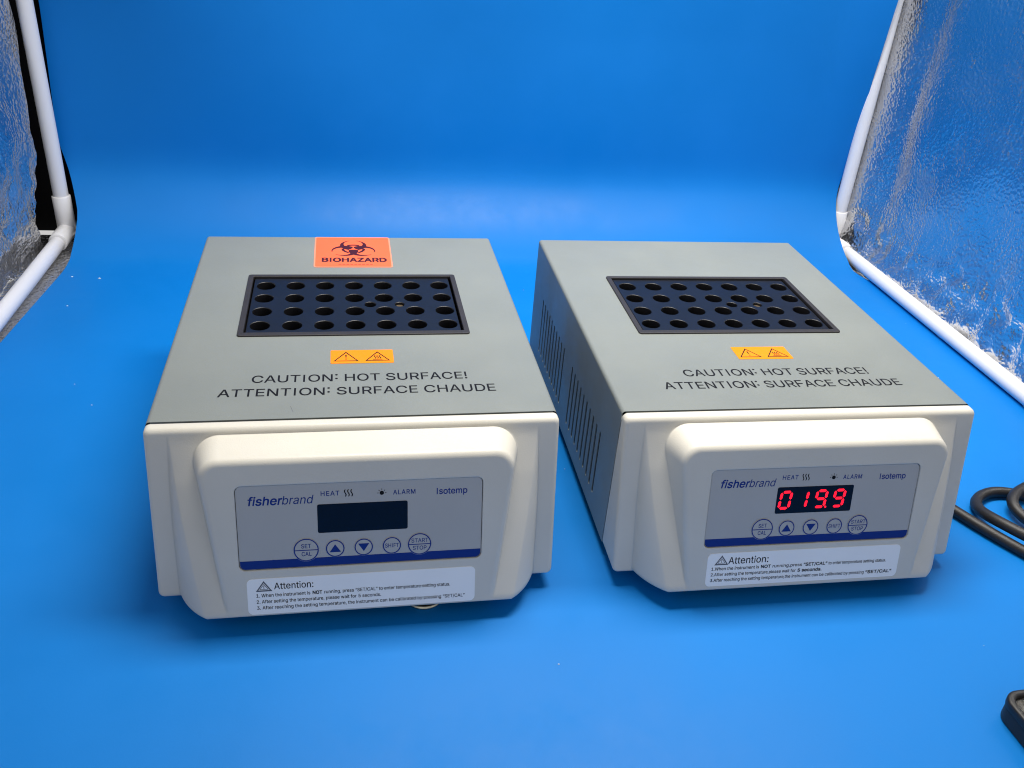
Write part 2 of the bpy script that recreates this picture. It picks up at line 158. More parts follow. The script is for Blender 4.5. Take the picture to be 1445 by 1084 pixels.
G = json.loads(r'''{" ":[0.188,[]],"!":[0.196,[[67,160,63,509,132,509,128,160],[98,-4,89,-4,81,-1,73,3,66,9,60,16,56,24,53,32,52,41,53,50,56,58,60,66,66,73,73,79,81,83,89,86,98,86,107,86,116,83,123,79,130,73,136,66,140,58,143,50,143,41,143,32,140,24,136,16,130,9,123,3,116,-1,107,-4]]],"\"":[0.321,[[78,318,70,509,136,509,128,318],[193,318,185,509,250,509,243,318]]],",":[0.188,[[38,-119,68,71,137,71,84,-119]]],".":[0.188,[[95,-4,86,-4,78,-1,70,3,63,9,57,16,53,24,50,32,50,41,50,50,53,59,57,66,63,73,70,79,78,83,86,86,95,87,104,86,113,83,121,79,128,73,134,66,138,59,140,50,141,41,140,32,138,24,134,16,128,9,121,3,113,-1,104,-4]]],"/":[0.249,[[235,533,71,-76,14,-76,178,533]]],"1":[0.453,[[76,0,76,55,391,55,391,0],[276,509,276,0,212,0,212,448,209,448,86,358,86,427,198,509]]],"2":[0.453,[[64,0,64,47,234,229,282,282,291,294,299,305,305,316,311,327,315,337,318,348,320,360,320,371,319,385,317,397,313,408,308,419,301,428,293,436,283,443,273,449,262,454,250,457,237,459,224,460,209,459,196,457,184,453,172,447,162,441,153,433,145,424,139,413,134,402,130,390,128,376,127,362,66,362,67,384,71,405,77,424,86,442,98,459,111,473,126,486,143,496,162,505,182,511,203,514,225,516,247,514,268,511,288,505,306,497,323,486,337,474,350,461,361,445,370,428,376,411,380,392,381,372,380,358,378,345,375,331,371,318,365,304,357,290,347,275,336,259,267,180,153,60,153,57,389,57,389,0]]],"3":[0.453,[[218,-7,195,-6,173,-3,152,2,133,10,114,19,98,30,83,43,70,57,60,74,52,91,46,111,44,132,109,132,111,119,115,107,120,97,126,87,134,78,144,71,154,64,165,59,178,55,191,52,204,50,219,50,234,51,248,53,262,56,275,61,287,67,297,74,307,83,315,93,321,104,325,116,328,130,329,145,328,158,326,172,322,184,316,196,308,207,299,217,288,226,275,234,260,240,242,244,223,247,201,248,157,248,157,299,288,448,288,452,70,452,70,509,372,509,372,461,211,278,211,289,239,290,264,288,287,284,308,276,327,265,344,253,359,239,371,222,381,205,387,186,392,166,393,145,392,123,387,103,380,84,370,66,358,50,344,36,327,23,309,12,288,4,266,-2,243,-6]]],"5":[0.453,[[221,-7,199,-6,178,-2,159,3,140,11,123,21,108,32,94,45,83,60,73,76,66,93,62,111,60,130,122,130,124,119,127,108,132,98,138,89,145,80,154,73,163,66,173,60,184,56,196,52,208,50,221,50,236,51,250,53,264,58,276,64,288,72,298,82,307,92,314,104,320,117,324,131,327,146,328,162,327,178,324,193,320,208,314,221,306,233,297,244,286,254,275,262,262,269,248,273,233,276,218,277,205,276,192,275,180,272,167,268,156,264,145,258,136,252,128,246,67,253,96,509,366,509,366,452,151,452,134,301,136,301,145,308,155,315,166,320,178,325,190,329,203,331,216,333,229,334,247,333,263,330,279,326,294,321,308,314,321,306,334,296,345,285,355,273,364,260,372,246,379,231,384,215,388,199,390,181,391,163,390,139,385,117,379,95,369,76,357,57,343,41,327,27,309,15,289,6,268,-1,245,-5]]],":":[0.188,[[95,-4,86,-4,78,-1,70,3,63,9,57,16,53,24,50,32,50,41,50,50,53,59,57,66,63,73,70,79,78,83,86,86,95,87,104,86,113,83,121,79,128,73,134,66,138,59,140,50,141,41,140,32,138,24,134,16,128,9,121,3,113,-1,104,-4],[95,271,86,272,78,274,70,278,63,284,57,291,53,299,50,307,50,316,50,325,53,334,57,342,63,349,70,354,78,359,86,361,95,362,104,361,113,359,121,354,128,349,134,342,138,334,140,325,141,316,140,307,138,299,134,291,128,284,121,278,113,274,104,272]]],"A":[0.48,[[16,0,201,509,276,509,463,0,395,0,287,302,264,372,232,478,245,478,213,371,191,302,85,0],[110,142,110,199,370,199,370,142]]],"B":[0.456,[[60,0,60,509,241,509,266,508,289,504,310,499,329,491,345,481,359,469,371,456,381,442,388,426,394,410,397,392,398,374,397,358,395,344,392,331,387,320,380,310,373,301,365,293,356,286,347,280,336,275,326,270,315,267,315,262,327,261,339,257,351,252,363,245,374,237,385,227,394,216,402,203,409,189,414,173,417,155,418,136,417,117,413,100,408,83,400,67,390,52,377,39,362,28,344,18,324,10,301,4,275,1,247,0],[125,57,245,57,272,58,296,63,315,70,330,80,341,92,349,105,354,120,355,137,355,149,352,161,348,173,342,184,335,194,327,203,317,211,306,218,293,224,279,228,264,230,248,231,125,231],[125,285,238,285,252,286,265,288,277,291,288,296,299,302,308,309,316,317,323,326,329,337,333,348,335,359,336,372,334,388,330,403,323,417,313,429,299,439,283,446,263,450,240,452,125,452]]],"C":[0.51,[[267,-7,235,-5,205,1,177,11,150,25,126,42,104,63,86,88,70,115,57,146,48,179,42,215,40,254,42,293,48,329,57,362,70,393,86,421,104,445,126,466,150,484,177,498,205,508,235,514,267,516,286,515,305,513,323,509,340,504,357,498,373,490,388,481,402,471,415,460,427,447,438,433,448,418,456,402,463,385,469,367,473,348,408,348,405,361,401,373,395,384,389,395,382,404,375,413,366,421,357,428,348,435,337,440,327,445,315,449,304,452,292,454,280,455,267,456,245,454,223,450,203,443,184,432,166,419,150,403,137,385,125,364,116,340,109,314,105,285,103,254,105,223,109,194,116,168,125,145,137,123,151,105,166,89,184,76,203,66,223,59,245,54,267,53,280,53,292,55,304,57,315,60,327,64,337,69,348,74,357,81,366,88,375,96,382,105,389,114,395,125,401,136,405,148,408,160,473,160,469,142,463,124,457,107,448,91,438,76,428,62,416,49,402,38,388,28,373,19,357,11,341,5,323,0,305,-4,286,-6]]],"D":[0.502,[[219,0,96,0,96,57,215,57,244,58,272,63,296,70,318,81,337,94,354,110,368,128,379,149,388,172,394,198,398,226,399,255,398,285,394,312,388,337,379,361,368,381,354,399,338,415,320,428,299,438,275,446,249,450,221,452,93,452,93,509,225,509,261,507,294,501,325,492,353,478,377,461,399,441,418,418,433,391,446,361,455,329,460,293,462,255,460,217,455,181,446,149,433,119,417,92,398,68,376,48,351,31,322,17,291,8,256,2],[125,509,125,0,60,0,60,509]]],"E":[0.419,[[60,0,60,509,372,509,372,452,125,452,125,286,355,286,355,229,125,229,125,57,375,57,375,0]]],"F":[0.41,[[60,0,60,509,369,509,369,452,125,452,125,278,346,278,346,221,125,221,125,0]]],"H":[0.517,[[60,0,60,509,125,509,125,289,392,289,392,509,457,509,457,0,392,0,392,232,125,232,125,0]]],"I":[0.3,[[31,0,31,57,118,57,118,452,31,452,31,509,269,509,269,452,183,452,183,57,269,57,269,0]]],"L":[0.393,[[60,0,60,509,125,509,125,57,361,57,361,0]]],"M":[0.628,[[60,0,60,509,152,509,277,187,287,159,299,123,311,84,322,49,307,49,318,83,330,121,342,158,352,187,476,509,568,509,568,0,504,0,504,291,504,327,505,369,506,413,507,457,513,457,498,409,482,363,467,322,456,291,342,0,286,0,170,291,159,321,145,361,129,408,112,457,119,457,120,416,121,372,122,328,122,291,122,0]]],"N":[0.523,[[60,0,60,509,136,509,343,183,363,151,388,107,414,55,405,54,401,108,399,157,399,195,399,509,463,509,463,0,387,0,202,290,177,331,148,381,108,452,119,454,122,384,124,328,125,291,125,0]]],"O":[0.533,[[267,-7,235,-5,205,1,177,11,150,25,126,42,105,63,86,88,70,115,57,146,48,179,42,215,40,254,42,293,48,329,57,362,70,393,86,421,105,445,126,466,150,484,177,498,205,508,235,514,267,516,299,514,329,508,357,498,384,484,408,466,429,445,448,421,464,393,477,362,486,329,491,293,493,254,491,215,486,179,477,146,464,115,448,88,429,63,408,42,384,25,357,11,329,1,299,-5],[267,53,289,54,310,59,330,66,349,76,367,89,383,105,396,123,408,144,418,168,425,194,429,223,430,254,429,286,425,314,418,341,408,365,396,386,383,404,367,420,349,433,330,443,310,450,289,454,267,456,245,454,223,450,203,443,184,433,167,420,151,404,137,385,125,364,116,340,109,314,105,285,103,254,105,223,109,194,116,168,125,144,137,123,151,105,167,89,184,76,203,66,223,59,245,54]]],"P":[0.445,[[60,0,60,509,235,509,263,507,289,503,312,497,332,487,350,476,366,462,379,447,390,430,398,411,404,391,407,370,409,348,407,325,404,304,398,284,390,265,379,248,366,233,350,219,332,207,312,198,289,191,263,187,235,186,109,186,109,242,233,242,252,243,269,246,284,250,297,256,308,264,318,272,327,282,333,294,338,306,342,319,344,333,344,348,344,362,342,376,338,389,333,402,326,413,318,423,308,431,297,439,284,444,268,449,251,451,232,452,125,452,125,0]]],"R":[0.449,[[60,0,60,509,236,509,264,507,290,504,313,497,333,489,351,478,367,465,380,450,390,433,399,415,405,395,408,374,409,352,408,330,405,309,399,290,390,271,380,255,367,240,351,228,333,217,312,209,289,203,264,199,236,198,96,198,96,255,234,255,252,256,269,258,284,262,298,267,309,273,319,281,327,290,334,300,339,312,342,324,344,338,345,352,344,367,342,380,339,393,334,405,327,415,319,425,309,433,298,440,284,445,269,449,252,451,233,452,125,452,125,0],[353,0,230,229,303,229,428,0]]],"S":[0.447,[[224,-9,197,-8,172,-4,149,1,128,9,108,19,91,31,76,45,64,60,54,77,46,96,41,115,38,137,104,137,107,123,110,110,116,98,123,88,132,79,142,71,154,64,166,59,180,55,194,52,209,50,224,49,241,50,257,52,272,55,286,60,299,66,311,74,321,82,329,92,336,102,341,114,345,126,346,139,345,151,342,161,338,171,332,179,325,186,316,193,307,199,296,205,245,222,184,239,154,249,128,260,105,274,86,289,71,307,60,326,54,348,52,372,53,393,58,413,65,431,75,448,87,463,102,476,119,488,138,498,158,506,180,511,203,514,227,516,252,514,275,511,296,505,316,498,334,488,351,476,365,463,377,449,387,433,394,415,399,397,401,378,337,378,334,396,326,412,316,426,302,437,286,447,267,453,247,457,225,459,209,458,194,456,180,452,167,448,156,442,145,435,136,427,129,418,123,409,118,398,116,387,115,376,116,363,119,352,124,342,131,334,139,326,148,319,158,313,169,308,212,293,264,279,312,264,324,258,336,252,347,245,359,238,369,229,379,220,387,209,395,198,401,185,405,171,407,155,408,139,407,118,403,99,396,81,386,64,374,48,360,34,343,21,323,11,302,2,278,-4,252,-8]]],"T":[0.449,[[32,452,32,509,417,509,417,452,257,452,257,0,193,0,193,452]]],"U":[0.517,[[259,-8,230,-7,203,-2,177,5,154,15,133,28,114,43,98,60,85,80,74,101,66,124,62,148,60,173,60,509,124,509,124,178,125,160,128,144,133,128,141,113,150,99,160,87,173,77,187,68,203,61,220,56,239,53,259,52,279,53,298,56,315,61,331,68,345,77,357,87,368,99,377,113,384,128,389,144,392,160,393,178,393,509,457,509,457,173,456,148,451,124,443,101,433,80,419,60,403,43,384,28,363,15,340,5,315,-2,288,-7]]],"W":[0.686,[[155,0,16,509,82,509,163,196,175,145,187,94,197,40,189,40,200,94,211,145,224,196,306,509,380,509,462,196,474,145,486,94,497,40,488,40,499,94,510,145,523,196,603,509,670,509,530,0,455,0,368,323,351,391,336,475,350,475,335,395,318,323,230,0]]],"Z":[0.438,[[42,0,42,46,273,385,306,431,341,476,348,454,285,452,223,452,40,452,40,509,397,509,397,462,169,129,134,81,97,33,90,54,152,57,214,57,399,57,399,0]]],"a":[0.389,[[160,-9,142,-8,126,-5,110,-1,94,5,80,12,68,22,57,32,48,45,40,58,35,73,31,90,30,108,31,123,34,138,38,150,43,161,50,171,58,179,67,187,78,193,89,199,100,203,112,207,125,211,178,220,234,227,244,228,252,230,259,232,265,235,270,238,273,243,275,248,276,255,276,257,275,268,273,279,271,288,267,297,262,304,256,311,248,317,240,322,230,326,220,329,208,330,196,331,183,330,171,329,159,326,149,322,140,318,132,313,124,307,118,301,112,294,107,288,103,281,100,274,41,291,48,308,57,322,67,335,79,346,91,355,104,364,118,370,133,375,148,379,163,382,179,384,194,384,239,379,251,376,263,372,275,367,286,360,296,353,306,343,315,333,322,320,329,306,333,290,336,272,337,251,337,0,277,0,277,52,272,52,252,25,244,18,236,12,226,6,215,1,203,-3,190,-6,176,-8],[170,45,187,46,202,49,216,53,228,59,239,66,248,74,257,83,263,93,269,104,272,115,275,126,276,138,276,190,259,182,231,176,200,171,175,168,134,159,125,155,117,150,110,145,103,139,98,132,95,124,93,115,92,105,92,95,94,87,98,79,102,72,107,66,114,61,121,56,130,52,139,49,149,47,159,46]]],"b":[0.424,[[229,-8,213,-7,198,-5,184,-1,172,4,162,10,153,17,145,24,138,31,118,59,112,59,112,0,53,0,53,509,114,509,114,319,118,319,137,346,144,353,152,360,161,367,171,373,183,378,197,381,212,384,229,384,252,383,274,378,294,371,313,361,330,347,345,332,359,313,370,293,379,270,385,245,389,218,390,189,389,160,385,133,379,108,370,84,359,64,346,45,330,29,313,16,294,5,274,-2,252,-7],[220,47,237,48,253,51,267,57,279,66,291,76,301,88,309,101,316,117,321,133,325,151,327,170,328,189,327,209,325,227,321,245,316,261,309,276,301,290,291,301,280,311,267,319,253,325,237,329,220,330,203,329,188,325,174,320,161,312,150,302,140,291,132,278,125,263,120,247,116,229,113,210,113,189,113,169,116,150,120,132,125,115,132,100,140,86,150,75,162,65,174,57,188,51,204,48]]],"c":[0.396,[[207,-8,182,-7,159,-2,137,6,117,16,98,30,82,46,68,64,56,85,46,108,40,133,36,159,34,187,36,216,40,243,46,268,56,291,68,312,82,330,98,346,117,360,137,371,159,378,182,383,207,384,221,384,234,383,247,380,260,377,272,373,284,368,295,362,305,356,315,349,324,341,332,332,340,322,347,312,353,301,358,289,362,277,303,262,290,289,270,311,242,325,207,330,189,329,173,325,158,319,145,310,134,300,124,287,115,274,108,258,103,242,99,224,97,206,96,187,97,169,99,151,103,134,108,117,115,102,124,89,134,76,145,66,158,57,173,51,189,48,207,46,243,52,271,66,292,89,304,117,363,102,359,90,354,78,348,67,341,56,334,46,325,37,316,29,306,21,296,15,285,9,273,4,261,-1,248,-4,235,-6,221,-8]]],"d":[0.424,[[195,-8,172,-7,151,-2,130,5,111,16,94,29,79,45,66,64,55,84,46,108,39,133,35,160,34,189,35,218,39,245,46,270,55,293,66,313,79,332,95,347,112,361,131,371,151,378,173,383,196,384,213,384,228,381,241,378,253,373,263,367,272,360,280,353,287,346,306,319,311,319,311,509,372,509,372,0,313,0,313,59,307,59,287,31,280,24,272,17,263,10,252,4,241,-1,227,-5,212,-7],[205,47,221,48,236,51,250,57,263,65,274,75,284,86,293,100,299,115,305,132,309,150,311,169,312,189,311,210,309,229,305,247,300,263,293,278,284,291,275,302,263,312,251,320,237,325,221,329,205,330,187,329,172,325,157,319,145,311,133,301,124,290,115,276,108,261,103,245,99,227,97,209,96,189,97,170,99,151,103,133,109,117,115,101,124,88,134,76,145,66,158,57,172,51,188,48]]],"e":[0.404,[[212,-8,185,-7,161,-2,138,6,117,16,98,30,82,46,68,64,56,85,46,108,40,132,35,159,34,187,35,215,39,242,46,267,55,290,67,311,81,329,97,346,115,359,135,370,157,378,180,383,205,384,221,384,236,382,251,379,266,374,280,368,294,361,307,351,319,341,331,329,341,315,350,299,357,282,363,263,368,242,370,219,371,194,371,169,75,169,75,221,338,221,310,202,309,220,307,237,303,254,298,269,291,282,283,294,273,305,263,314,250,321,237,326,222,329,205,330,189,329,173,326,159,321,146,313,135,304,125,294,116,282,109,270,103,256,99,241,97,226,96,211,96,178,97,157,100,139,104,122,110,106,118,92,128,80,139,70,151,61,165,55,179,50,195,47,212,46,224,47,234,48,244,50,254,53,263,56,271,61,278,66,285,73,292,80,297,88,302,96,306,105,365,91,360,77,353,63,345,51,335,39,324,29,311,19,298,11,283,4,266,-1,249,-5,231,-7]]],"f":[0.254,[[228,379,228,327,6,327,6,379],[81,0,81,432,82,447,84,461,89,474,96,486,104,496,113,505,124,513,135,519,148,524,161,527,174,529,187,530,222,527,243,521,227,468,215,472,195,474,182,473,171,470,162,466,154,460,149,452,145,443,142,431,142,419,142,0]]],"g":[0.425,[[207,-151,187,-150,168,-148,150,-144,134,-140,119,-134,105,-127,93,-119,82,-110,73,-101,64,-91,57,-80,51,-69,101,-41,122,-66,128,-72,136,-78,145,-83,154,-88,165,-92,178,-95,192,-97,207,-97,229,-96,249,-92,267,-85,282,-75,295,-62,304,-47,310,-28,311,-6,311,68,306,68,287,41,280,34,272,28,263,21,252,16,241,11,227,8,212,5,195,5,173,6,152,10,132,17,113,27,95,39,80,53,67,71,55,90,46,112,39,136,35,163,34,191,35,220,39,246,46,271,55,293,66,314,80,332,95,347,112,361,131,371,152,378,173,383,196,384,213,384,228,382,242,378,253,373,264,367,273,360,281,353,288,346,308,319,313,319,313,379,372,379,372,-9,371,-32,367,-54,360,-73,350,-90,338,-104,324,-117,308,-127,291,-136,271,-142,251,-147,229,-150],[205,59,222,60,237,63,251,68,264,75,275,84,285,95,293,107,300,121,305,137,309,154,312,172,312,193,312,212,309,231,305,248,300,264,293,278,285,291,275,303,264,312,251,320,237,325,222,329,205,330,188,329,172,325,158,320,145,312,134,302,124,290,115,277,109,262,103,246,99,229,97,212,96,193,97,173,99,155,103,138,109,123,116,108,124,96,134,85,145,76,158,68,172,63,188,60]]],"h":[0.41,[[114,227,114,0,53,0,53,509,114,509,114,287,102,287,112,312,124,332,137,349,152,362,169,372,187,379,207,383,227,384,246,383,264,380,280,376,295,369,309,360,321,349,332,336,341,321,348,304,353,285,356,264,357,240,357,0,296,0,296,235,295,256,290,275,283,291,273,304,260,315,246,323,229,328,210,329,197,328,184,326,172,322,161,317,150,311,141,303,133,293,126,283,121,271,117,257,114,243]]],"i":[0.167,[[53,0,53,379,114,379,114,0],[84,443,75,444,67,446,60,449,54,455,48,461,44,468,42,475,41,483,42,491,44,499,48,506,54,512,60,517,67,521,75,523,84,524,92,523,100,521,107,517,114,512,119,506,123,499,126,491,126,483,126,475,123,468,119,461,114,455,107,449,100,446,92,444]]],"l":[0.189,[[139,-2,119,-1,101,3,86,10,74,20,65,33,58,47,54,65,53,84,53,509,114,509,114,99,114,87,115,77,117,68,120,62,124,58,130,54,137,53,146,52,160,53,170,54,181,3,162,-1]]],"m":[0.61,[[53,0,53,379,112,379,112,295,108,295,112,310,118,323,125,335,132,346,141,355,151,363,161,370,172,376,183,380,195,384,207,386,219,386,239,385,257,380,273,372,287,361,299,347,309,331,316,314,321,295,312,295,317,308,322,321,329,332,337,343,347,353,357,361,368,369,381,375,394,380,407,383,422,385,437,386,453,385,468,383,483,378,497,372,510,364,522,354,532,342,541,328,548,313,553,296,556,276,557,255,557,0,496,0,496,254,494,273,490,289,483,302,473,313,460,321,447,326,433,329,419,330,406,330,395,328,384,324,374,320,365,314,358,307,351,299,345,290,341,280,338,270,336,259,335,247,335,0,274,0,274,260,273,275,269,288,262,301,253,311,242,320,229,326,215,329,199,330,188,330,178,328,168,325,158,320,148,314,140,307,132,299,126,289,121,278,117,266,114,253,114,238,114,0]]],"n":[0.41,[[114,227,114,0,53,0,53,379,112,379,112,287,102,287,112,312,124,332,137,349,152,362,169,372,187,379,207,383,227,384,246,383,264,380,280,376,295,369,309,360,321,349,332,336,341,321,348,304,353,285,356,264,357,240,357,0,296,0,296,235,295,256,290,275,283,291,273,304,260,315,246,323,229,328,210,329,197,328,184,326,172,322,161,317,150,311,141,303,133,293,126,283,121,271,117,257,114,243]]],"o":[0.415,[[207,-8,182,-7,159,-2,137,6,117,16,98,30,82,46,68,64,56,85,46,108,40,133,36,159,34,187,36,216,40,243,46,268,56,291,68,312,82,330,98,346,117,360,137,371,159,378,182,383,207,384,233,383,256,378,278,371,299,360,317,346,333,330,347,312,359,291,369,268,376,243,380,216,381,187,380,159,376,133,369,108,359,85,347,64,333,46,317,30,299,16,278,6,256,-2,233,-7],[207,46,226,48,242,51,257,57,270,66,282,76,292,89,300,102,307,117,312,134,316,151,318,169,319,187,318,206,316,224,312,242,307,258,300,274,292,287,282,300,270,310,257,319,242,325,226,329,207,330,189,329,173,325,158,319,145,310,134,300,124,287,115,274,108,258,103,242,99,224,97,206,96,187,97,169,99,151,103,134,108,117,115,102,124,89,134,76,145,66,158,57,173,51,189,48]]],"p":[0.424,[[53,-143,53,379,112,379,112,319,118,319,137,346,144,353,152,360,161,367,171,373,183,378,197,381,212,384,229,384,252,383,274,378,294,371,313,361,330,347,345,332,359,313,370,293,379,270,385,245,389,218,390,189,389,160,385,133,379,108,370,84,359,64,346,45,330,29,313,16,294,5,274,-2,252,-7,229,-8,213,-7,198,-5,184,-1,173,4,162,10,153,17,145,24,138,31,118,59,114,59,114,-143],[220,47,237,48,253,51,267,57,279,66,291,76,301,88,309,101,316,117,321,133,325,151,327,170,328,189,327,209,325,227,321,245,316,261,309,276,301,290,291,301,280,311,267,319,253,325,237,329,220,330,203,329,188,325,174,320,161,312,150,302,140,291,132,278,125,263,120,247,116,229,113,210,113,189,113,169,116,150,120,132,125,115,132,100,140,86,150,75,162,65,174,57,188,51,204,48]]],"r":[0.259,[[53,0,53,379,112,379,112,321,115,321,122,335,130,347,140,358,152,367,166,375,181,380,196,384,213,385,229,384,243,384,243,322,230,324,207,326,194,325,182,323,170,319,159,315,149,309,140,301,132,293,126,284,121,273,117,262,114,250,114,237,114,0]]],"s":[0.365,[[182,-8,163,-7,145,-5,128,-2,112,3,98,10,84,18,72,27,62,38,53,50,45,63,40,78,36,94,94,107,99,92,105,79,114,69,124,60,136,54,150,49,165,46,181,45,200,46,217,50,232,55,244,62,255,71,262,81,267,91,268,103,267,112,265,121,260,129,254,136,246,142,237,147,225,151,212,155,149,170,125,177,104,186,87,196,72,208,61,222,53,237,48,255,47,274,48,290,51,305,57,319,65,332,75,343,87,354,100,363,115,370,131,377,149,381,167,384,187,384,206,384,223,381,239,378,254,372,267,366,279,358,290,349,299,339,307,328,314,316,319,303,324,290,268,277,264,288,258,298,251,307,243,316,232,323,219,328,205,331,187,333,171,332,156,329,143,324,131,317,121,308,114,299,110,289,109,277,110,267,112,258,117,250,124,243,133,237,144,232,157,227,172,223,229,209,254,202,275,194,292,183,306,171,317,158,325,142,330,125,331,107,330,90,326,75,321,61,312,47,302,35,290,24,276,15,260,6,242,0,223,-5,203,-7]]],"t":[0.227,[[204,379,204,327,6,327,6,379],[65,471,126,471,126,98,127,86,128,76,132,68,136,61,142,56,150,53,159,51,170,50,185,51,202,54,213,2,192,-3,168,-4,145,-3,125,2,107,10,92,21,80,35,72,52,67,71,65,93]]],"u":[0.41,[[182,-5,164,-4,146,-1,130,4,115,11,101,20,89,31,78,44,69,59,62,76,57,95,54,116,53,139,53,379,114,379,114,144,115,123,119,105,127,89,137,75,150,64,164,56,181,52,200,50,213,51,226,53,238,57,249,62,259,69,268,77,276,86,283,97,289,109,293,122,295,137,296,153,296,379,357,379,357,0,298,0,298,92,307,92,297,67,286,47,272,30,257,17,240,7,222,0,203,-4]]],"w":[0.567,[[138,0,23,379,87,379,133,214,154,137,175,41,165,41,186,135,206,214,252,379,316,379,362,214,382,136,402,41,391,41,413,135,434,214,480,379,545,379,429,0,368,0,319,172,305,225,291,280,277,338,291,338,277,280,263,225,248,172,199,0]]],"y":[0.389,[[47,-139,61,-86,71,-87,80,-89,88,-90,96,-90,104,-89,111,-87,118,-84,124,-80,130,-74,136,-67,141,-58,146,-48,151,-36,163,-1,17,379,84,379,165,155,187,87,206,21,184,21,202,87,224,155,305,379,371,379,204,-58,198,-72,191,-85,184,-97,177,-107,168,-116,159,-124,150,-130,139,-136,128,-140,117,-143,104,-145,91,-145,65,-143]]],"“":[0.3,[[52,318,104,509,151,509,121,318],[175,318,228,509,274,509,244,318]]],"”":[0.3,[[52,318,82,509,151,509,98,318],[175,318,205,509,274,509,222,318]]]}''')
G['I'] = [.255, [[92, 0, 92, 509, 155, 509, 155, 0]]]
next_gid = [0]
def text(s, cap, x0, y0, x1=None, shear=0.0, raise_colon=False, wscale=1.0, track=0.0):
    """contours of a line of print; x1 given: squeeze to end there"""
    k = cap/509.0; pen = 0.0; out = []; xmax = 0
    for ch in s:
        adv, cs = G[ch]
        for c in cs:
            pts = [(pen + c[i], c[i+1] + (150 if raise_colon and ch == ':' else 0)) for i in range(0, len(c), 2)]
            out.append((pts, next_gid[0])); xmax = max(xmax, max(p[0] for p in pts))
        pen += adv*1000 + track; next_gid[0] += 1
    xmin = min(p[0] for c, _ in out for p in c)
    sx = (x1-x0)/(xmax-xmin) if x1 is not None else k*wscale
    res = []
    for c, gi in out:
        q = Contour([(x0 + (p[0]-xmin)*sx + p[1]*k*shear, y0 + p[1]*k) for p in c]); q.gid = gi; res.append(q)
    return res
def loft(rings, cap0=True, cap1=True, close=True):
    vs, fs = [], []; n = len(rings[0])
    for r in rings: vs += r
    for i in range(len(rings)-1):
        for j in range(n if close else n-1):
            a, b = i*n+j, i*n+(j+1) % n; fs.append((a, b, b+n, a+n))
    if cap0: fs.append(tuple(reversed(range(n))))
    if cap1: fs.append(tuple(range((len(rings)-1)*n, len(rings)*n)))
    return vs, fs
def tube(pts, r, res=10, cyc=False):
    cu = bpy.data.curves.new('t', 'CURVE'); cu.dimensions = '3D'; cu.bevel_depth = r*MM; cu.bevel_resolution = res//2; cu.use_fill_caps = True
    sp = cu.splines.new('NURBS'); sp.points.add(len(pts)-1)
    for i, p in enumerate(pts): sp.points[i].co = (p[0]*MM, p[1]*MM, p[2]*MM, 1)
    sp.order_u = 4; sp.use_endpoint_u = True; sp.resolution_u = 10
    o = bpy.data.objects.new('t', cu); me = bpy.data.meshes.new_from_object(o)
    bpy.data.objects.remove(o); bpy.data.curves.remove(cu)
    me.polygons.foreach_set('use_smooth', [True]*len(me.polygons)); me.set_sharp_from_angle(angle=radians(50)); return me
def cyl(p, q, r, n=24, fil=0.0):
    """round bar from p to q with softened ends"""
    p, q = Vector(p), Vector(q); d = (q-p); L = d.length; d.normalize()
    a = d.orthogonal().normalized(); b = d.cross(a)
    st = [(0, r-fil), (fil, r), (L-fil, r), (L, r-fil)] if fil else [(0, r), (L, r)]
    return mesh(*loft([[p + d*t + (a*cos(2*pi*k/n) + b*sin(2*pi*k/n))*rr for k in range(n)] for t, rr in st]), smooth=50)

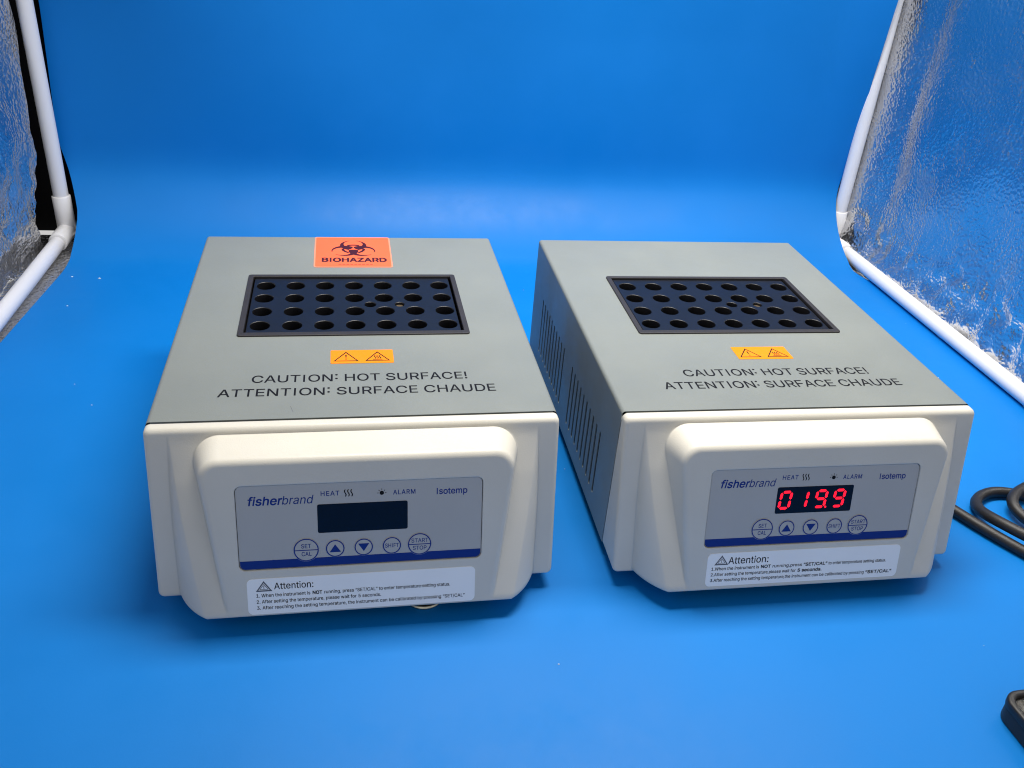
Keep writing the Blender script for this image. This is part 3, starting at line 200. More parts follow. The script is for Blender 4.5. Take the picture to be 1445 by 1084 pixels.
# ---------------------------------------------------------------- materials
def mat(name, col, rough=0.5, metal=0.0, spec=0.5, noise_amt=0.0, noise_scale=30, bump=0.0, bump_scale=400, bevel=0.0, rough_var=0.0, emis=None, coat=0.0, bump_dist=0.0005):
    m = bpy.data.materials.new(name); m.use_nodes = True; nt = m.node_tree; N = nt.nodes; Lk = nt.links
    b = N['Principled BSDF']; b.inputs['Base Color'].default_value = (*col, 1); b.inputs['Roughness'].default_value = rough
    b.inputs['Metallic'].default_value = metal; b.inputs['Specular IOR Level'].default_value = spec; b.inputs['Coat Weight'].default_value = coat
    tc = N.new('ShaderNodeTexCoord')
    if noise_amt:
        n = N.new('ShaderNodeTexNoise'); n.inputs['Scale'].default_value = noise_scale; n.inputs['Detail'].default_value = 6
        Lk.new(tc.outputs['Object'], n.inputs['Vector'])
        mr = N.new('ShaderNodeMapRange'); mr.inputs[1].default_value = .3; mr.inputs[2].default_value = .7
        mr.inputs[3].default_value = 1-noise_amt; mr.inputs[4].default_value = 1+noise_amt
        Lk.new(n.outputs['Fac'], mr.inputs[0])
        mx = N.new('ShaderNodeVectorMath'); mx.operation = 'SCALE'; mx.inputs[0].default_value = col
        Lk.new(mr.outputs[0], mx.inputs['Scale']); Lk.new(mx.outputs[0], b.inputs['Base Color'])
    if rough_var:
        n = N.new('ShaderNodeTexNoise'); n.inputs['Scale'].default_value = 14; n.inputs['Detail'].default_value = 8; n.inputs['Roughness'].default_value = .65
        Lk.new(tc.outputs['Object'], n.inputs['Vector'])
        mr = N.new('ShaderNodeMapRange'); mr.inputs[1].default_value = .3; mr.inputs[2].default_value = .7
        mr.inputs[3].default_value = rough-rough_var; mr.inputs[4].default_value = rough+rough_var
        Lk.new(n.outputs['Fac'], mr.inputs[0]); Lk.new(mr.outputs[0], b.inputs['Roughness'])
    last = None
    if bevel:
        bv = N.new('ShaderNodeBevel'); bv.samples = 6; bv.inputs['Radius'].default_value = bevel; last = bv.outputs[0]
    if bump:
        n = N.new('ShaderNodeTexNoise'); n.inputs['Scale'].default_value = bump_scale; n.inputs['Detail'].default_value = 3
        Lk.new(tc.outputs['Object'], n.inputs['Vector'])
        bp = N.new('ShaderNodeBump'); bp.inputs['Strength'].default_value = bump; bp.inputs['Distance'].default_value = bump_dist
        Lk.new(n.outputs['Fac'], bp.inputs['Height'])
        if last: Lk.new(last, bp.inputs['Normal'])
        last = bp.outputs[0]
    if last: Lk.new(last, b.inputs['Normal'])
    if emis:
        b.inputs['Emission Color'].default_value = (*emis[0], 1); b.inputs['Emission Strength'].default_value = emis[1]
    return m
M_vinyl = mat('blue_vinyl', VINYL, rough=VROUGH, spec=VSPEC, noise_amt=.045, noise_scale=7, rough_var=.09, bump=.12, bump_scale=900, bump_dist=.0002)
M_cream = mat('cream_plastic', CREAM, rough=.47, spec=.45, noise_amt=.03, rough_var=.06, bump=.3, bump_scale=1500, bevel=.0011, bump_dist=.0002)
M_grey = mat('grey_enamel', GREY, rough=.42, spec=.45, noise_amt=.03, noise_scale=25, bump=.3, bump_scale=1500, rough_var=.11, bump_dist=.0002)
M_dark = mat('inner_shade_black', (.006, .006, .007), rough=.7)  # near-black colour standing in for the shade inside the housing
M_frame = mat('charcoal_gasket', (.022, .020, .022), rough=.55, spec=.4, bump=.15, bump_scale=1500, noise_amt=.15, noise_scale=60)
M_block = mat('anodised_block', (.006, .006, .008), rough=.36, spec=.42, noise_amt=.15, noise_scale=50, bump=.12, bump_scale=900, bump_dist=.0002)
M_film = mat('panel_film', (.42, .42, .41), rough=.42, spec=.3, noise_amt=.02)
M_blueink = mat('blue_ink', (.004, .028, .20), rough=.5, spec=.2)
M_blueink2 = mat('light_blue_ink', (.008, .035, .19), rough=.5, spec=.2)
M_black = mat('black_ink', (.003, .0035, .006), rough=.6, spec=.15)
M_greyink = mat('grey_ink', (.10, .10, .11), rough=.5)
M_white = mat('white_sticker', (.87, .87, .85), rough=.4, noise_amt=.02)
M_orange = mat('amber_sticker', (.78, .225, .002), rough=.5, spec=.2, noise_amt=.02)
M_bio = mat('fluorescent_orange_sticker', (.80, .125, .05), rough=.6, spec=.2, noise_amt=.03)
M_bioedge = mat('pale_orange_border', (.85, .24, .14), rough=.5)
M_bioink = mat('maroon_ink', (.045, .006, .016), rough=.6, spec=.2)
M_screen = mat('display_glass', (.002, .005, .014), rough=.12, spec=.25)
M_led = mat('red_segment', (.25, .0, .01), rough=.4, emis=((1.0, .003, .016), 2.4))
M_pipe = mat('white_pvc', (.78, .78, .80), rough=.35, spec=.5, noise_amt=.03, noise_scale=12, rough_var=.06)
M_rubber = mat('black_rubber', (.012, .011, .011), rough=.5, spec=.5, bump=.25, bump_scale=1200, noise_amt=.2)
M_grit = mat('speckled_recess', (.055, .052, .045), rough=.45, bump=1.0, bump_scale=900, noise_amt=.9, noise_scale=900)
M_zinc = mat('zinc_steel', (.55, .53, .42), rough=.3, metal=1.0, noise_amt=.3, noise_scale=200)
M_brass = mat('dull_brass', (.20, .15, .09), rough=.45, metal=.8)
M_cloth = mat('black_fabric', (.004, .004, .005), rough=.9, spec=.1, bump=.4, bump_scale=1400)
M_lint = mat('white_lint', (.75, .78, .8), rough=.7)
M_lamp = mat('lamp_housing', (.7, .7, .7), rough=.4)
def foil_mat():
    m = bpy.data.materials.new('silver_foil'); m.use_nodes = True; nt = m.node_tree; N = nt.nodes; Lk = nt.links
    b = N['Principled BSDF']; b.inputs['Base Color'].default_value = (.66, .66, .665, 1); b.inputs['Metallic'].default_value = 1.0
    tc = N.new('ShaderNodeTexCoord')
    ws = N.new('ShaderNodeTexNoise'); ws.inputs['Scale'].default_value = 60; Lk.new(tc.outputs['Object'], ws.inputs['Vector'])
    wm = N.new('ShaderNodeMixRGB'); wm.blend_type = 'ADD'; wm.inputs[0].default_value = .008
    Lk.new(tc.outputs['Object'], wm.inputs[1]); Lk.new(ws.outputs['Color'], wm.inputs[2])
    v = N.new('ShaderNodeTexVoronoi'); v.inputs['Scale'].default_value = 340; v.feature = 'SMOOTH_F1'; v.inputs['Smoothness'].default_value = .6
    Lk.new(wm.outputs[0], v.inputs['Vector'])
    n = N.new('ShaderNodeTexNoise'); n.inputs['Scale'].default_value = 22; n.inputs['Detail'].default_value = 4; Lk.new(tc.outputs['Object'], n.inputs['Vector'])
    am = N.new('ShaderNodeMapRange'); am.inputs[1].default_value = .35; am.inputs[2].default_value = .7; am.inputs[3].default_value = .55; am.inputs[4].default_value = 1.0
    Lk.new(n.outputs['Fac'], am.inputs[0])
    bp = N.new('ShaderNodeBump'); bp.inputs['Distance'].default_value = .0010
    Lk.new(am.outputs[0], bp.inputs['Strength']); Lk.new(v.outputs['Distance'], bp.inputs['Height'])
    bp2 = N.new('ShaderNodeBump'); bp2.inputs['Distance'].default_value = .006; bp2.inputs['Strength'].default_value = .06
    Lk.new(n.outputs['Fac'], bp2.inputs['Height']); Lk.new(bp.outputs[0], bp2.inputs['Normal'])
    Lk.new(bp2.outputs[0], b.inputs['Normal'])
    r = N.new('ShaderNodeMapRange'); r.inputs[3].default_value = .20; r.inputs[4].default_value = .34; Lk.new(n.outputs['Fac'], r.inputs[0]); Lk.new(r.outputs[0], b.inputs['Roughness'])
    return m
M_foil = foil_mat()

# ---------------------------------------------------------------- the blue backdrop sweep
def grid(fn, nu, nv, smooth=60, scale=MM):
    vs = [fn(i/nu, j/nv) for j in range(nv+1) for i in range(nu+1)]
    fs = [(j*(nu+1)+i, j*(nu+1)+i+1, (j+1)*(nu+1)+i+1, (j+1)*(nu+1)+i) for j in range(nv) for i in range(nu)]
    return mesh(vs, fs, smooth=smooth, scale=scale)
def sheet_profile(s):
    """distance along the sheet (mm) from the front -> (y, z) in the tent frame; flat floor, cove, then wall"""
    Lf = 1000 - COVE
    if s < Lf: return -1000 + s, 0.0
    s -= Lf; arc = COVE*pi/2
    if s < arc: t = s/COVE; return -COVE + COVE*sin(t), COVE*(1-cos(t))
    return 0.0 + (s-arc)*-.0, COVE + (s-arc)
def sheet(u, v):
    s = v*1740; y, z = sheet_profile(s)
    left = -372.0; right = 392.0
    f = min(max((-y-60)/200, 0), 1)
    left -= 14*f; right += -12 + 34*min(max((-y-70)/90, 0), 1)
    if z > 30:
        g = min((z-30)/60, 1); left += (-389+6*min(max(z-40, 0)/160, 1)-left)*g; right += (381+3.2*min(max(z-50, 0)/60, 1)-2.0*min(max(z-90, 0)/200, 1)-right)*g
        right += 3*max(0, sin(z/55.0))*g
    x = left + (right-left)*u
    if z > 5:
        g = min(z/200, 1); y -= 24*min(max((x-345)/35, 0), 1)*min(max((z-45)/270, 0), 1)
        y += 14*min(z/60, 1) + g*(4*sin(x*.0105+.6) + 3*sin(x*.021+z*.006+2) + 3*sin(z*.011)) - 4
    elif y < -500: z += 0
    return (x, y + (6 if z > 5 else 0)*0, z + 1.0)
bd = obj('backdrop', grid(sheet, 90, 200), M_vinyl)
bd.matrix_world = TM; tag(bd, 'blue vinyl sheet curving from the floor of the photo tent up its back', kind='structure')
# lint on the sheet
vs, fs = [], []
for k in range(40):
    x, y = random.uniform(-360, 380), random.uniform(-760, -70); r = random.uniform(.25, .6); b0 = len(vs)
    if k < 3: x, y, r = ((-340, -95, 1.4), (-363, -92, 1.1), (-352, -150, .9))[k]
    n = 6; a0 = random.random()*3
    for i in range(n): rr = r*random.uniform(.6, 1.2); vs.append((x+rr*cos(a0+i*2*pi/n), y+.6*rr*sin(a0+i*2*pi/n), 1.15))
    vs.append((x, y, 1.15+r*.5))
    for i in range(n): fs.append((b0+i, b0+(i+1) % n, b0+n))
lint = obj('lint_specks', mesh(vs, fs), M_lint, kind='stuff'); lint.matrix_world = TM; lint['label'] = 'tiny white lint specks on the blue sheet'

# ---------------------------------------------------------------- the photo tent
tent = empty('photo_tent', 'silver foil photo tent on white pipes around the two grey heaters', 'photo tent', mat=TM)
PX, PR, TH, TD = 389.0, 6.6, 760.0, 800.0
for sx in (-1, 1):
    obj('upright_pipe', cyl((sx*PX, 0, 30), (sx*PX, 0, TH-30), PR), M_pipe, tent)
    obj('floor_pipe', cyl((sx*PX + sx*0, -34, 8), (sx*(PX+9), -TD, 8), PR), M_pipe, tent)
    # three-way corner fitting: two sleeves and a rounded knuckle
    kn = bmesh.new(); bmesh.ops.create_uvsphere(kn, u_segments=24, v_segments=16, radius=(PR+1.6)*MM, matrix=Matrix.Translation((sx*PX*MM, 0, 8.5*MM)))
    km = bpy.data.meshes.new('k'); kn.to_mesh(km); kn.free()
    km.polygons.foreach_set('use_smooth', [True]*len(km.polygons))
    f = obj('corner_fitting', merge(km, cyl((sx*PX, 0, 6), (sx*PX, 0, 42), PR+1.5, fil=.5), cyl((sx*PX, 2, 8.3), (sx*PX, -32, 8.3), PR+1.5, fil=.5)), M_pipe, tent)
    obj('front_pipe', cyl((sx*(PX+9), -TD, 10), (sx*(PX+9), -TD, TH), PR), M_pipe, tent)
    obj('roof_pipe', cyl((sx*PX, 0, TH), (sx*(PX+9), -TD, TH), PR), M_pipe, tent)
obj('rear_pipe', cyl((-PX, 0, TH), (PX, 0, TH), PR), M_pipe, tent)
obj('cross_pipe', cyl((-PX, -TD, TH), (PX, -TD, TH), PR), M_pipe, tent)
def nz(x, y, z, s, o=0): return noise.noise(Vector((x*s+o, y*s+o*1.7, z*s-o)))
def wall_r(u, v):
    y = 22 - u*830; z = -1 + v*785
    s = 22-y; x = PX + 1 + 15*(1-math.exp(-s/(30+z*.09))) + 0.009*(-y)
    g = min(z/60, 1)
    e = min(max((-y-4)/60, 0), 1)
    x += g*(11*e*nz(0, y, z, .006, 3) + (2+2*e)*nz(0, y, z, .017, 9)) - 15*math.exp(-z/26)*(1+.5*nz(0, y, z, .04, 7))
    x += 4.5*math.exp(-((y+38+z*.10)/16)**2)*min(z/80, 1)         # soft fold beside the upright
    x += (1-g)*6*nz(0, y, z, .05, 4) + math.exp(-z/32)*3.5*nz(0, y, z, .09, 14)
    x += 2.4*math.exp(-(z-38-10*sin(y*.02))**2/160)*nz(0, y, z, .06, 1)*2
    return (max(x, PX-3), y, z)
obj('side_panel', grid(wall_r, 260, 220), M_foil, tent, label='foil side panel on the right of the tent')
def wall_l(u, v):
    z = -1 + v*785
    y0 = -9 - 34*math.exp(-((z-30)/48)**2) - 12*math.exp(-((z-125)/35)**2) + 2*sin(z*.11)
    y = y0 - u*(815+y0)
    x = -PX - 7 - 0.011*(-y) - 9*min(u*12, 1)
    g = min(z/60, 1)
    x += g*min(.15+u*7, 1)*(17*nz(0, y, z, .007, 13) + 8*nz(0, y, z, .022, 19)) - 4*(1-g)
    x += -9*math.exp(-((z-45)/45)**2)*abs(nz(0, y, z, .035, 6)) - 4*abs(nz(0, y, z, .08, 2))*(1-min(z/200, 1))
    return (min(x, -PX-6.5-.011*(-y)), y, z)
obj('side_panel', grid(wall_l, 260, 220), M_foil, tent, label='creased foil side panel on the left of the tent')
obj('back_panel', grid(lambda u, v: (-420+840*u, 26+4*nz(u*30, v*20, 0, .3, 2), -1+785*v), 40, 40), M_cloth, tent)
obj('seam_strip', grid(lambda u, v: (-PX-34+.6*sin(v*30), 24-75*u, -1+785*v), 6, 60), M_cloth, tent)
obj('seam_strip', grid(lambda u, v: (-PX-35+45*u, 22.0, -1+785*v), 6, 60), M_cloth, tent)
def floor_l(u, v):
    x = -440+860*u; y = 12-822*v
    return (x, y, -1.5 + 1.1*nz(x, y, 0, .02, 5)*0 )
obj('floor_panel', grid(floor_l, 120, 120), M_foil, tent)
obj('roof_panel', grid(lambda u, v: (-400+800*u, 12-822*v, TH+9+6*nz(u*12, v*12, 0, .5, 1)), 60, 60), M_foil, tent)
lamp = empty('led_lamp', 'white strip lamp hanging under the tent roof, out of view', 'lamp', mat=TM)
for lx, ly, lsx, lsy, lp in LAMPS:
    obj('lamp_tray', art([rrect(lx*1000-lsx*500-4, ly*1000-lsy*500-4, lx*1000+lsx*500+4, ly*1000+lsy*500+4, 3)], lambda a, b, h: (a, b, h), h=752, thick=8, bevel=.8), M_lamp, lamp)

# ---------------------------------------------------------------- the dry bath heaters
H, ZB, D, SL = 96.37, 8.85, 242.0, .2206
NC, NS = 1/sqrt(1+SL*SL), SL/sqrt(1+SL*SL)
def top(u, v, h): return (u, v, H+h)
def front(u, v, h, off=24.8):                          # the tilted console plane; v is the height
    return (u, -off - SL*(H-v) - h*NC, v + h*NS)
def tilt(x, off, z): return (x, -off - SL*(H-z), z)
FPZ = -54.0                                             # fit heights were measured with the floor at 54
PANEL = (-58.2, 89.7+FPZ, 58.5, 132.8+FPZ)
def housing_mesh():
    R = 2.2; X = 100.0; Y0 = 1.35; zb = ZB+.3
    ms = [art([rrect(-X+R, Y0, X-R, D-R), rrect(-64, 89.5, 64, 170.5, 1)], top, h=0, thick=1.0)]
    for sx in (-1, 1):
        cs = [rrect(Y0, zb, D-R, H-R)]
        for base in (32.0, 131.5):
            for k in range(10): y = base + k*8.24; cs.append(rrect(y-1.35, 75+FPZ, y+1.35, 117.5+FPZ, 1.34, 4))
        ms.append(art(cs, lambda u, v, h, s=sx: (s*(X+h), u, v), thick=.6))
    ms.append(art([rrect(-X+R, zb, X-R, H-R)], lambda u, v, h: (u, D+h, v), thick=1.0))
    n = 8; q = [(R*cos(t*pi/2/n), R*sin(t*pi/2/n)) for t in range(n+1)]
    def strip(rows): 
        vs, fs = loft(rows, False, False, False); return mesh(vs, fs, smooth=60)
    for sx in (-1, 1):
        ms.append(strip([[(sx*(X-R+a), y, H-R+b) for a, b in q] for y in (Y0, D-R)]))
        ms.append(strip([[(sx*(X-R+a), D-R+b, z) for a, b in q] for z in (zb, H-R)]))
        ms.append(strip([[(sx*(X-R+R*cos(f*pi/2/n)*cos(g*pi/2/n)), D-R+R*cos(f*pi/2/n)*sin(g*pi/2/n), H-R+R*sin(f*pi/2/n)) for f in range(n+1)] for g in range(n+1)]))
    ms.append(strip([[(x, D-R+a, H-R+b) for a, b in q] for x in (-X+R, X-R)]))
    return merge(*ms)
def outline(hwt, hwb, zt, zb, rt, rb, n=10):
    """trapezoid with rounded corners, counter-clockwise seen from the front"""
    cs = [(-hwb, zb, rb), (hwb, zb, rb), (hwt, zt, rt), (-hwt, zt, rt)]; out = []
    for i in range(4):
        p = Vector(cs[i][:2]); a = (Vector(cs[i-1][:2])-p).normalized(); b = (Vector(cs[(i+1) % 4][:2])-p).normalized()
        r = max(cs[i][2], .05); ang = a.angle(b); t = r/math.tan(ang/2); c = p + (a+b).normalized()*(r/sin(ang/2))
        s, e = p + a*t - c, p + b*t - c; a0 = math.atan2(s.y, s.x); a1 = math.atan2(e.y, e.x)
        while a1 < a0: a1 += 2*pi
        for k in range(n+1): th = a0+(a1-a0)*k/n; out.append((c.x+r*cos(th), c.y+r*sin(th)))
    return out
def bezel_mesh():
    ms = []
    # flange
    rings = []
    o0 = outline(100.2, 100.2, H-.1, ZB, 3, 3)
    rings.append([(x, -.1, z) for x, z in o0]); rings.append([tilt(x, 3.0, z) for x, z in o0])
    for k in range(1, 7):
        t = k/6*pi/2; i = 2.4*(1-cos(t)); rings.append([tilt(x, 3.0+2.4*sin(t), z) for x, z in outline(100.2-i, 100.2-i, H-.1-i, ZB+i, 3-i*.8, 3-i*.8)])
    ms.append(mesh(*loft(rings, cap0=True), smooth=50))
    # swelling pad, deeper towards the bottom
    Ht = H-3.8; rows = []; ZC = ZB+1.6
    zs = [ZC, ZC+.25, ZC+.8, ZC+1.8] + [ZC+1.8+(Ht-ZC-1.8)*k/40 for k in range(1, 41)]
    for z in zs:
        t = max((Ht-z)/(Ht-ZB), 0); dz = z-ZC; red = 1.8-sqrt(max(0, 1.8**2-(1.8-dz)**2)) if dz < 1.8 else 0
        # height of the pad above the flange, eased in at the top
        hh = 20.1*t*min(1, .75+.25*t*4) - red + .0
        hw = 89.2 + 2.0*sin(min(t*1.6, 1)*pi/2) - 1.5*t - red*.4; ix = 14.5*t**1.1 + .6
        row = []
        for k in range(13):
            a = k/12*pi/2; l = k/12; row.append((-hw + ix*(.4*(1-cos(a))+.6*l), 5.2 + max(hh, 0)*(.4*sin(a)+.6*l)))
        row = [(-hw, 2.0)] + row + [(row[-1][0] + (0-row[-1][0])*q, row[-1][1]) for q in (.15, .5)]
        full = row + [(-x, o) for x, o in reversed(row)]
        rows.append([tilt(x, o, z) for x, o in full])
    vs, fs = loft(rows, False, False, False)
    fs.append(tuple(range(len(rows[0])))[::-1])
    ms.append(mesh(vs, fs, smooth=38))
    # console
    rings = []
    FT, FB = 74.8, 65.3
    for off, f in ((2.0, -.12), (6.0, .07), (22.0, .9)):
        e = (1-f)
        rings.append([tilt(x, off, z) for x, z in outline(FT+5.6*e, FB+6.0*e, 145.3+FPZ+1.8*e, ZC, 9+4*e, 1.2)])
    r0 = 2.6
    for k in range(1, 7):
        t = k/6*pi/2; i = r0*(1-cos(t)); e = .1*(1-k/6)
        rings.append([tilt(x, 22.2+r0*sin(t), z) for x, z in outline(FT+5.6*e-i, FB+6*e-i, 145.3+FPZ+1.8*e-i, ZC+i*.6, 9+4*e-i*.8, 1.2)])
    vs, fs = loft(rings, False, False)
    ms.append(mesh(vs, fs, smooth=50))
    last = outline(FT-r0, FB-r0, 145.3+FPZ-r0, ZC+r0*.6, 9-r0*.8, 1.2)
    rec = rrect(PANEL[0], PANEL[1], PANEL[2], PANEL[3], 3.0, 6)
    ms.append(art([last, rec], front))
    vs, fs = loft([[front(x, z, h) for x, z in rec] for h in (0, -.9)], False, False)
    ms.append(mesh(vs, fs))
    return merge(*ms)
def make_heater():
    root = empty('dry_bath_heater', '', 'lab heater', 'pair of dry bath heaters on the blue sheet')
    obj('housing', housing_mesh(), M_grey, root)
    b = obj('front_bezel', bezel_mesh(), M_cream, root)
    # inside: bottom plate, plus near-black sheets added as shade behind slots, seam and block
    ins = merge(art([rrect(-98, 1, 98, D-2)], lambda u, v, h: (u, v, h), h=ZB+1.2, thick=1),
                art([rrect(2, ZB+1.5, D-3, H-4)], lambda u, v, h: (-96.5, u, v)), art([rrect(2, ZB+1.5, D-3, H-4)], lambda u, v, h: (96.5, u, v)),
                art([rrect(-97, ZB+1, 97, H-1.2)], lambda u, v, h: (u, .4, v)),
                art([rrect(-63, 90.2, 63, 169.8)], lambda u, v, h: (u, v, H-46)),
                art([rrect(-64.5, 89, 64.5, 171), rrect(-64, 89.6, 64, 170.4)], lambda u, v, h: (u, v, h), h=H-1.5, thick=40))
    obj('shade_liner', ins, M_dark, root)
    obj('gasket_frame', art([rrect(-66.1, 87.4, 66.1, 172.7, 2.0), rrect(-62.9, 91.4, 62.9, 169.6, .6)], top, h=.9, thick=3.0, bevel=.35, smooth=50), M_frame, root)
    holes = [(-54.5+18.17*i, 101.8+18.55*j) for i in range(7) for j in range(4)]
    cs = [rrect(-62.0, 92.2, 61.6, 168.9, .8, 3)] + [circ(x, y, 5.6) for x, y in holes] + [circ(9.4, 129.4, 3.5, 24), circ(27.4, 129.4, 2.9, 24)]
    blk = obj('heating_block', art(cs, top, h=-.3, thick=44, bevel=.45, smooth=50), M_block, root)
    obj('set_screw', merge(art([circ(27.4, 129.4, 2.7, 24)], top, h=-1.9, thick=3, bevel=.3, smooth=50)), M_brass, blk)
    cap = art(text('CAUTION: HOT SURFACE!', 7.2, -54, 36.2, 58.0, raise_colon=True), top, h=.06, bold=.10)
    obj('caution_print', cap, M_black, root)
    obj('caution_print', art(text('ATTENTION: SURFACE CHAUDE', 7.2, -69.6, 22.7, 71.6, raise_colon=True), top, h=.06, bold=.10), M_black, root)
    # amber warning sticker
    st = obj('warning_sticker', art([rrect(-14.2, 54.8, 19.9, 69.8, .8)], top, h=.16, thick=.14), M_orange, root)
    def tri(cx, y0, w, h, lw):
        a = [(cx-w/2, y0), (cx+w/2, y0), (cx, y0+h)]; k = lw; return [a, [(cx-w/2+1.75*k, y0+k), (cx+w/2-1.75*k, y0+k), (cx, y0+h-2.1*k)]]
    def wave(cx, y0, h, w, amp):
        L = [(cx+amp*sin(t/10*2*pi), y0+h*t/10) for t in range(11)]
        return [(x-w/2, y) for x, y in L] + [(x+w/2, y) for x, y in reversed(L)]
    pr = tri(-5.9, 57.2, 13.6, 10.6, .62) + [[(-6.3, 64.2), (-5.5, 64.2), (-5.7, 60.9), (-6.1, 60.9)], circ(-5.9, 59.6, .5, 10)]
    pr += tri(11.2, 57.2, 13.6, 10.6, .62) + [line((8.6, 58.7), (13.8, 58.7), .5)] + [wave(11.2+d, 59.6, 3.6, .55, .4) for d in (-1.3, 0, 1.3)]
    obj('warning_print', art(pr, top, h=.20), M_black, st)
    # control panel
    x0, z0, x1, z1 = PANEL
    pn = obj('control_panel', art([rrect(x0+.3, z0+.3, x1-.3, z1-.3, 2.8, 6)], front, h=-.5, thick=.3), M_film, root)
    bar = [(x0+.5, 94.5+FPZ), (x0+.5, z0+2.8)] + [(x0+.5+2.5*(1-cos(t)), z0+.4+2.5*(1-sin(t))) for t in (.4, .8, 1.2, pi/2)] + [(x1-.5-2.5*(1-sin(t)), z0+.4+2.5*(1-cos(t))) for t in (0, .4, .8, 1.2)] + [(x1-.5, z0+2.8), (x1-.5, 94.5+FPZ)]
    obj('blue_band', art([bar], front, h=-.46), M_blueink, pn)
    zc = 98.9+FPZ
    def bprint(name, cs, m, h=-.18): obj(name, art(cs, front, h=h, bold=.04 if name == 'button_print' else 0), m, pn)
    for x, r, bars, words in ((-26.7, 5.9, True, (('SET', -29.0, 1.0, -24.4), ('CAL', -28.9, -3.1, -24.3))), (-13.0, 4.4, False, ()), (.6, 4.4, False, ()),
                              (14.2, 4.4, False, (('SHIFT', 10.9, -1.0, 17.6),)), (27.7, 5.7, True, (('START', 23.7, .9, 31.9), ('STOP', 24.4, -3.1, 31.1)))):
        obj('button', art([circ(x, zc, r+.15, 40)], front, h=-.22, thick=.25, bevel=.1, smooth=60), M_film, pn)
        bprint('button_ring', [circ(x, zc, r, 48), circ(x, zc, r-.55, 48)], M_blueink)
        if bars: bprint('button_line', [line((x-r+.2, zc-.1), (x+r-.2, zc-.1), .45)], M_blueink, -.165)
        for wd, xa, dz, xb in words: bprint('button_print', text(wd, 2.1, xa, zc+dz, xb), M_blueink2)
    bprint('arrow_print', [[(-15.7, zc-1.9), (-10.3, zc-1.9), (-13.0, zc+2.2)]], M_blueink)
    bprint('arrow_print', [[(-2.1, zc+1.9), (3.3, zc+1.9), (.6, zc-2.2)]], M_blueink)
    lg = text('fisher', 4.2, -52.9, 122.8+FPZ, -37.4, shear=.2)
    lg2 = text('brand', 4.2, -37.0, 122.8+FPZ, -23.2, shear=.2)
    obj('logo_print', art(lg, front, h=-.46, bold=.16), M_blueink, pn)
    obj('logo_print', art(lg2, front, h=-.46, bold=.03), M_blueink2, pn)
    obj('label_print', art(text('HEAT', 2.3, -19.0, 126.2+FPZ, -10.4, track=60), front, h=-.46, bold=.07), M_blueink2, pn)
    obj('label_print', art(text('ALARM', 2.3, 15.0, 125.4+FPZ, 25.6, track=60), front, h=-.46, bold=.07), M_blueink2, pn)
    obj('label_print', art(text('Isotemp', 3.1, 36.0, 124.6+FPZ, 50.8), front, h=-.44, bold=.09), M_blueink, pn)
    bl = [wave(-7.6+d, 125.4+FPZ, 3.6, .55, .35) for d in (0, 1.5, 3.0)]
    bl += [circ(9.6, 126.5+FPZ, 1.05, 20)] + [line((9.6+1.5*cos(t), 126.5+FPZ+1.5*sin(t)), (9.6+2.2*cos(t), 126.5+FPZ+2.2*sin(t)), .28) for t in (0, pi/4, pi/2, 3*pi/4, pi)]
    obj('indicator_print', art(bl, front, h=-.46), M_black, pn)
    obj('display_window', art([rrect(-20.9, 107.3+FPZ, 21.9, 122.0+FPZ, .9)], front, h=-.40, thick=.08), M_screen, root)
    # feet
    for x, y in ((-78, 18), (78, 18), (-78, 216), (78, 216)):
        obj('rubber_foot', cyl((x, y, .9), (x, y, ZB+1.5), 8.5, fil=1), M_rubber, root)
    return root
